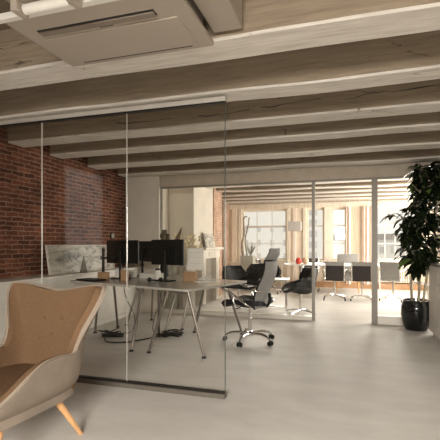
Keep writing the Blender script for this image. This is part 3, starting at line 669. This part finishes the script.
p = thing('potted_plant', 'tall dark-leaved ficus in a glossy black pot beside the sideboard', 'plant', (0.925, 6.41, 0))
MB().lathe([(0.12, 0), (0.145, 0.01), (0.185, 0.10), (0.203, 0.22), (0.197, 0.33), (0.178, 0.41), (0.186, 0.43), (0.166, 0.43), (0.160, 0.39)], 36).build('pot', M['pot'], p, smooth=True)
MB().lathe([(0.16, 0.385), (0.08, 0.392), (0.0, 0.395)], 20).build('soil', M['soil'], p)
rn = random.Random(4)
trunks = [[(0.03, 0.0, 0.38), (0.05, 0.02, 0.8), (0.03, 0.0, 1.3), (0.10, 0.05, 1.9), (0.14, -0.02, 2.25)], [(-0.05, 0.03, 0.38), (-0.06, 0.0, 0.75), (-0.02, -0.05, 1.15), (-0.02, -0.06, 1.6), (0.05, -0.10, 2.0)], [(0.08, -0.04, 0.38), (0.15, -0.05, 0.9), (0.22, -0.1, 1.4), (0.26, -0.12, 1.9)]]
for tr in trunks:
    q = catmull(tr, 6); MB().tube(q, [0.019-0.010*i/len(q) for i in range(len(q))], 8).build('trunk', M['bark'], p, smooth=True)
LV, NL, BR = MB(), MB(), MB()
def leaf(mb, base, dirv, L, W, droop):
    d = Vector(dirv).normalized(); side = d.cross(Vector((0, 0, 1)))
    side = side.normalized() if side.length > 0.05 else Vector((1, 0, 0)); side = (side+Vector((0, 0, rn.uniform(-0.5, 0.5)))).normalized(); n = 6
    ctr = []; pos = Vector(base); dd = d.copy()
    for i in range(n+1):
        ctr.append((pos.copy(), dd.copy())); pos = pos+dd*(L/n); dd = (dd+Vector((0, 0, -droop/n))).normalized()
    prev = None; up0 = None
    for i, (q, dv) in enumerate(ctr):
        t_ = i/n; w_ = W*math.sin(math.pi*min(1, t_*0.97+0.02)**0.8)*0.5
        up = side.cross(dv).normalized(); up = up if up.z > 0 else -up
        row = [mb.bm.verts.new(q-side*w_+up*w_*0.35), mb.bm.verts.new(q), mb.bm.verts.new(q+side*w_+up*w_*0.35)]
        if prev:
            mb.bm.faces.new((prev[0], prev[1], row[1], row[0])); mb.bm.faces.new((prev[1], prev[2], row[2], row[1]))
        prev = row
bases = []
for ti, tr in enumerate(trunks):
    q = catmull(tr, 10)
    for i in range(len(q)):
        if q[i].z > 0.80: bases.append(q[i])
cent = []
for i in range(84):
    z = 0.78+1.50*(i/83)**0.9; cand = min(bases, key=lambda v: abs(v.z-z)+rn.random()*0.25)
    a = rn.uniform(0, 2*math.pi); rad = rn.uniform(0.10, 0.40)*(0.60+0.55*sm((z-0.8)/0.7))
    tip = cand+Vector((rad*math.cos(a)+0.05*(z-0.8), rad*0.75*math.sin(a)-0.03, rn.uniform(0.02, 0.16)))
    if z > 1.75: tip.x = max(tip.x, cand.x-0.14)
    tip.z = min(tip.z, 2.34); tip.y = min(tip.y, 0.16)
    BR.tube(arc(cand, (cand+tip)/2+Vector((0, 0, -0.03)), tip, 4), [0.006, 0.005, 0.005, 0.004, 0.003], 5); cent.append((cand, tip))
for cand, tip in cent:
    for j in range(10):
        f = rn.uniform(0.25, 1.0); bpos = cand.lerp(tip, f); a = rn.uniform(0, 2*math.pi)
        dv = Vector((math.cos(a), math.sin(a), rn.uniform(-0.35, 0.45)))
        if bpos.y+dv.y*0.2 > 0.22: dv.y = -abs(dv.y)*0.6
        if bpos.z < 0.98 and bpos.x > 0.05: dv.x = -abs(dv.x)
        if bpos.z > 1.8 and bpos.x < 0.03: dv.x = abs(dv.x)*0.5
        mb = NL if rn.random() < 0.07 else LV
        leaf(mb, bpos, dv, rn.uniform(0.17, 0.29), rn.uniform(0.07, 0.105), rn.uniform(0.7, 1.8))
LV.build('leaves', M['leaf'], p, smooth=True); NL.build('new_leaves', M['newleaf'], p, smooth=True); BR.build('branches', M['bark'], p, smooth=True)

# ================================================================ MEETING ROOM
# fireplace on the chimney breast (faces +x)
f = thing('fireplace', 'pale marble fireplace surround against the chimney breast', 'fireplace', (-2.91, 8.25, 0))
MB().box((0, -0.53, 0), (0.15, -0.35, 0.92), 0.006).build('jamb', M['marble'], f); MB().box((0, 0.35, 0), (0.15, 0.53, 0.92), 0.006).build('jamb', M['marble'], f)
MB().box((0, -0.55, 0.92), (0.17, 0.55, 1.10), 0.006).build('frieze', M['marble'], f); MB().box((0, -0.62, 1.10), (0.25, 0.60, 1.15), 0.01).build('mantel_shelf', M['marble'], f)
MB().box((0.17, -0.22, 0.95), (0.18, 0.22, 1.06), 0.01).build('carved_panel', M['plaster'], f)
MB().box((0.0, -0.35, 0), (0.04, 0.35, 0.92)).build('firebox_panel', M['firebox'], f)
for y in (-0.44, 0.44): MB().box((0.15, y-0.05, 0.08), (0.16, y+0.05, 0.85), 0.006).build('jamb_moulding', M['plaster'], f)
o = MB().box((-0.01, -0.28, 0), (0.01, 0.28, 0.30), 0.003).build('small_picture', M['canvas'], loc=(-2.78, 8.30, 1.152), rot=(0, R(-12), 0)); tag(o, 'small picture leaning on the mantel shelf of the fireplace', 'picture')
MB().box((-0.014, -0.295, -0.0005), (-0.004, 0.295, 0.315)).build('border', M['paper'], o)
# dried flowers and big leaf on a pedestal behind the monitors
def vase_things(x, y, label, cat, kind, name):
    v = thing(name, label, cat, (x, y, 0)); rq = random.Random(int(x*-100))
    MB().lathe([(0.10, 0), (0.12, 0.02), (0.12, 0.78), (0.13, 0.80)], 20).build('pedestal_vase', M['planter'] if kind != 'flowers' else M['marble'], v, smooth=True)
    if kind == 'flowers':
        S, F_ = MB(), MB()
        for i in range(46):
            a = rq.uniform(0, 6.28); r_ = rq.uniform(0.05, 0.32); top = Vector((r_*math.cos(a), r_*math.sin(a)*0.7, rq.uniform(1.12, 1.40)))
            S.tube([(0, 0, 0.79), (top.x*0.4, top.y*0.4, 1.0), top], 0.003, 4); F_.ball(top, rq.uniform(0.018, 0.032), n=6)
        S.build('stems', M['dry'], v); F_.build('flower_heads', M['dry'], v, smooth=True)
    else:
        q = MB()
        def lf(u, vv):
            w_ = 0.055*math.sin(math.pi*min(1, u*0.93+0.04)); return (0.20*u**1.7+(vv-0.5)*2*w_*0.9, (vv-0.5)*w_*0.6, 0.79+0.85*u-0.10*u*u)
        q.grid(lf, 14, 5, 0.008).build('long_leaf', M['feather'], v, smooth=True)
    return v
vase_things(-2.88, 7.25, 'bunch of pale dried flowers behind the white drawing board', 'dried flowers', 'flowers', 'dried_flowers')
vase_things(-3.17, 7.15, 'single tall dark curving leaf behind the large monitor', 'plant', 'leaf', 'tall_leaf')
v = thing('cactus', 'small dark knobbly cactus behind the large monitor', 'plant', (-2.62, 5.62, 0.7425))
MB().lathe([(0.045, 0), (0.06, 0.01), (0.065, 0.12), (0.06, 0.16)], 16).build('pot', M['black'], v, smooth=True)
MB().tube([(0, 0, 0.15), (0.01, 0, 0.50), (0, 0, 0.69)], [0.05, 0.06, 0.035], 10).ball((0.06, 0, 0.58), 0.03, (1, 1, 1.7)).ball((-0.05, 0, 0.60), 0.026, (1, 1, 1.5)).build('stem', M['feather'], v, smooth=True)
# round wall dial on brick
o = thing('wall_dial', 'small pale oval dial on the brick wall above left monitor', 'dial', (-3.85, 6.15, 1.36))
MB().tube([(0, 0, 0), (0.02, 0, 0)], 0.055, 20).build('rim', M['black'], o, smooth=True); MB().tube([(0.02, 0, 0), (0.024, 0, 0)], 0.042, 20).build('face', M['planter'], o, smooth=True)

# planter with bare trunks
v = thing('tall_planter', 'tall grey-green planter with bare trunks before the leftmost far window', 'plant', (-2.56, 10.75, 0))
MB().box((-0.17, -0.17, 0), (0.17, 0.17, 0.90), 0.006).build('planter', M['planter'], v); MB().box((-0.15, -0.15, 0.895), (0.15, 0.15, 0.905)).build('soil', M['soil'], v)
MB().tube(catmull([(-0.13, 0, 0.88), (-0.17, 0, 1.2), (-0.11, 0, 1.5), (-0.12, 0, 1.9), (-0.02, 0, 1.95)], 5), [0.035-0.001*i for i in range(21)], 8).build('trunk', M['greybark'], v, smooth=True)
MB().tube(catmull([(-0.02, 0, 0.88), (-0.08, 0, 1.3), (0.0, 0, 1.7), (0.03, 0, 1.93)], 5), 0.018, 8).build('trunk', M['greybark'], v, smooth=True)
q = MB(); rq = random.Random(8)
for i in range(16): a = rq.uniform(0, 6.28); q.tube([(0.07, 0, 0.9), (0.07+0.08*math.cos(a), 0.05*math.sin(a), 1.05), (0.07+0.14*math.cos(a), 0.1*math.sin(a), rq.uniform(1.1, 1.3))], [0.012, 0.014, 0.003], 5)
q.build('succulent', M['planter'], v, smooth=True)
# grooved white stand left of planter
# floor lamp
v = thing('floor_lamp', 'pale square-shaded floor lamp between the left and middle far windows', 'floor lamp', (-1.36, 11.1, 0))
MB().lathe([(0.14, 0), (0.14, 0.02), (0.02, 0.03)], 24).build('base', M['white'], v, smooth=True); MB().tube([(0, 0, 0.02), (0, 0, 1.62)], 0.014, 10).build('pole', M['white'], v, smooth=True)
MB().box((-0.17, -0.12, 1.57), (0.17, 0.12, 1.82), 0.004).build('lamp_shade', M['shade'], v)
# curtain
def curtain(x0, x1, label):
    o = MB().grid(lambda u, vv: (x0+(x1-x0)*u, YF-0.16+0.03*math.sin(u*(x1-x0)*60), 0.12+2.12*vv), 40, 4, 0.006).build('curtain', M['curtain'], smooth=True); tag(o, label, 'curtain', 'pinkish cream curtains')
curtain(0.42, 0.62, 'pinkish cream curtain left of the rightmost far window')
curtain(-0.05, 0.07, 'narrow cream curtain right of the middle far windows')

# swan chair (front = +x)
sw = thing('swan_chair', 'black shell lounge chair just behind the glass, left of the doorway post', 'lounge chair', (-0.80, 7.35, 0), R(200), 'black shell lounge chairs')
SP = catmull([(0.30, 0, 0.385), (0.20, 0, 0.40), (0.0, 0, 0.36), (-0.14, 0, 0.37), (-0.22, 0, 0.46), (-0.25, 0, 0.62), (-0.29, 0, 0.79)], 5); SW = [0.16, 0.31, 0.36, 0.37, 0.36, 0.38, 0.27]
def swf(u, v_):
    k = u*(len(SP)-1); i = min(int(k), len(SP)-2); q = SP[i].lerp(SP[i+1], k-i); kk = u*6; j = min(int(kk), 5); w_ = SW[j]+(SW[j+1]-SW[j])*sm(kk-j)
    s = 2*v_-1; curl = s*s
    seatw = math.exp(-((u-0.42)/0.25)**2)
    return (q.x+curl*0.17*sm((u-0.5)/0.3)+0.0, s*w_, q.z+curl*(0.19*seatw)+0.0)
MB().grid(swf, 30, 18, 0.05).build('shell', M['blackleather'], sw, smooth=True)
MB().tube([(0, 0, 0.03), (0, 0, 0.34)], 0.02, 12).build('column', M['chrome'], sw, smooth=True)
for k in range(4):
    a = R(45+k*90); MB().tube(arc((0, 0, 0.06), (0.2*math.cos(a), 0.2*math.sin(a), 0.05), (0.30*math.cos(a), 0.30*math.sin(a), 0.012), 6), [0.014]*4+[0.011]*3, 8).build('base_spoke', M['chrome'], sw, smooth=True)
dup(sw, (-2.02, 7.7, 0), R(-20), 'black shell lounge chair seen past the corner of the right desk')
dup(sw, (-1.75, 8.65, 0), R(-95), 'black shell lounge chair half hidden behind the mesh office chair')
# low white side table
v = thing('side_table', 'low white-topped table between the black lounge chairs', 'table', (-1.36, 7.95, 0), 0.1)
MB().box((-0.28, -0.22, 0.52), (0.28, 0.22, 0.55), 0.006).build('tabletop', M['white'], v)
for sx in (-1, 1):
    for sy in (-1, 1): MB().box((sx*0.22-0.014, sy*0.17-0.014, 0), (sx*0.22+0.014, sy*0.17+0.014, 0.52)).build('leg', M['steel'], v)
MB().box((-0.22, -0.18, 0.02), (0.22, -0.16, 0.04)).build('stretcher', M['steel'], v)
# conference table
v = thing('conference_table', 'long white meeting table in the bright far room', 'table', (-0.35, 10.15, 0))
MB().box((-1.12, -0.50, 0.715), (1.25, 0.50, 0.745), 0.005).build('tabletop', M['white'], v)
for x in (-0.75, 0.95):
    MB().tube([(x, 0, 0.02), (x, 0, 0.71)], 0.035, 12).build('leg', M['chrome'], v, smooth=True); MB().box((x-0.04, -0.38, 0), (x+0.04, 0.38, 0.025), 0.008).build('foot', M['chrome'], v)
# conference chairs (front = +x)
cc = thing('conference_chair', 'dark-backed chrome meeting chair tucked at table, left one in the doorway', 'chair', (-0.285, 9.38, 0), R(92), 'chrome framed meeting chairs')
prof = catmull([(0.22, 0, 0.45), (0.10, 0, 0.445), (-0.14, 0, 0.43), (-0.21, 0, 0.47), (-0.24, 0, 0.60), (-0.29, 0, 0.84)], 5)
def ccf(u, v_):
    k = u*(len(prof)-1); i = min(int(k), len(prof)-2); q = prof[i].lerp(prof[i+1], k-i); return (q.x, (v_-0.5)*0.37, q.z)
MB().grid(ccf, 24, 6, 0.018).build('seat_and_back', M['brownmesh'], cc, smooth=True)
for s in (-1, 1):
    MB().tube([(q.x, s*0.198, q.z) for q in prof], 0.010, 8).build('side_rail', M['chrome'], cc, smooth=True)
    MB().tube(catmull([(0.12, s*0.21, 0.445), (0.13, s*0.25, 0.56), (0.08, s*0.26, 0.66), (-0.10, s*0.26, 0.67), (-0.25, s*0.21, 0.64)], 5), 0.011, 8).build('armrest', M['chrome'], cc, smooth=True)
MB().tube([(-0.285, -0.2, 0.83), (-0.285, 0.2, 0.83)], 0.012, 8).tube([(-0.22, -0.2, 0.50), (-0.22, 0.2, 0.50)], 0.010, 8).build('back_crossbar', M['chrome'], cc, smooth=True)
MB().grid(lambda u, v_: (-0.31-0.02*u, (v_-0.5)*0.36, 0.76+0.075*u), 4, 4, 0.012).build('top_pad', M['greyfab'], cc, smooth=True)
MB().tube([(0, 0, 0.08), (0, 0, 0.43)], 0.02, 12).build('column', M['chrome'], cc, smooth=True); MB().box((-0.05, -0.22, 0.415), (0.05, 0.22, 0.435), 0.006).build('seat_support', M['chrome'], cc)
for k in range(4):
    a = R(45+k*90); MB().tube(arc((0, 0, 0.11), (0.2*math.cos(a), 0.2*math.sin(a), 0.085), (0.31*math.cos(a), 0.31*math.sin(a), 0.05), 6), 0.013, 8).build('base_spoke', M['chrome'], cc, smooth=True)
    MB().tube([(0.31*math.cos(a), 0.31*math.sin(a), 0.0), (0.31*math.cos(a), 0.31*math.sin(a), 0.05)], 0.014, 8).build('glide', M['black'], cc, smooth=True)
dup(cc, (0.29, 9.40, 0), R(86), 'dark-backed chrome meeting chair tucked at table, right one in the doorway')
g = dup(cc, (0.93, 9.60, 0), R(70), 'grey-backed chrome meeting chair seen through the pane right of the doorway')
for ch in g.children:
    if ch.name.startswith('seat_and_back'): ch.data = ch.data.copy(); ch.data.materials[0] = M['greyfab']; ch['label'] = 'grey mesh seat and back'
dup(cc, (-1.85, 10.15, 0), R(0), 'chrome meeting chair at the left head of the white table')
dup(cc, (-0.95, 10.95, 0), R(-90), 'chrome meeting chair on the window side of table, behind red pot')
dup(cc, (1.50, 8.9, 0), R(190), 'chrome meeting chair mostly hidden behind the ficus')
# tableware
def pot(x, y, r_, m, lb):
    o = thing('round_pot', lb, 'pot', (x, y, 0.7455)); MB().lathe([(r_*0.5, 0), (r_*0.9, r_*0.4), (r_, r_*0.9), (r_*0.85, r_*1.5), (r_*0.5, r_*1.85)], 18).build('body', M[m], o, smooth=True)
    MB().lathe([(r_*0.5, r_*1.84), (r_*0.52, r_*1.95), (r_*0.4, r_*1.95)], 18).build('rim', M[m], o, smooth=True)
pot(-1.13, 9.95, 0.075, 'red', 'round red pot on the left of the white meeting table'); pot(-0.97, 10.02, 0.08, 'beige', 'round beige pot next to the red pot on the meeting table')
# grey armchair beyond table
v = thing('grey_armchair', 'pale grey upholstered chair back beyond the meeting table under middle window', 'armchair', (-0.0, 11.0, 0), 0)
MB().box((-0.27, -0.30, 0.30), (0.27, 0.22, 0.46), 0.04).build('seat', M['greyfab'], v, smooth=True); MB().box((-0.27, 0.16, 0.40), (0.27, 0.27, 0.96), 0.04, rot=(R(-6), 0, 0)).build('backrest', M['greyfab'], v, smooth=True)
for sx in (-1, 1):
    MB().box((sx*0.31-0.05, -0.30, 0.28), (sx*0.31+0.05, 0.24, 0.64), 0.03).build('armrest', M['greyfab'], v, smooth=True)
    for y in (-0.25, 0.2): MB().tube([(sx*0.24, y, 0.30), (sx*0.26, y, 0)], [0.02, 0.013], 8).build('leg', M['beech'], v, smooth=True)
# radiator
def radiator(x0, x1, label):
    v = thing('radiator', label, 'radiator', ((x0+x1)/2, YF-0.13, 0.17)); hw = (x1-x0)/2; n = int((x1-x0)/0.055)
    q = MB()
    for i in range(n): x = -hw+0.0275+i*0.055; q.box((x-0.018, -0.05, 0.02), (x+0.018, 0.05, 0.45), 0.012)
    q.build('fins', M['cream'], v); MB().box((-hw, -0.055, 0.45), (hw, 0.055, 0.47), 0.004).build('top_grille', M['cream'], v)
    MB().tube([(-hw, 0, 0.07), (hw, 0, 0.07)], 0.02, 8).build('pipe', M['cream'], v, smooth=True)
    for s in (-1, 1): MB().box((s*(hw-0.1)-0.015, -0.03, -0.17), (s*(hw-0.1)+0.015, 0.03, 0.05)).build('bracket_leg', M['cream'], v)
radiator(0.72, 1.72, 'cream ribbed radiator under the rightmost far window'); radiator(-2.3, -1.75, 'cream ribbed radiator under the leftmost far window')
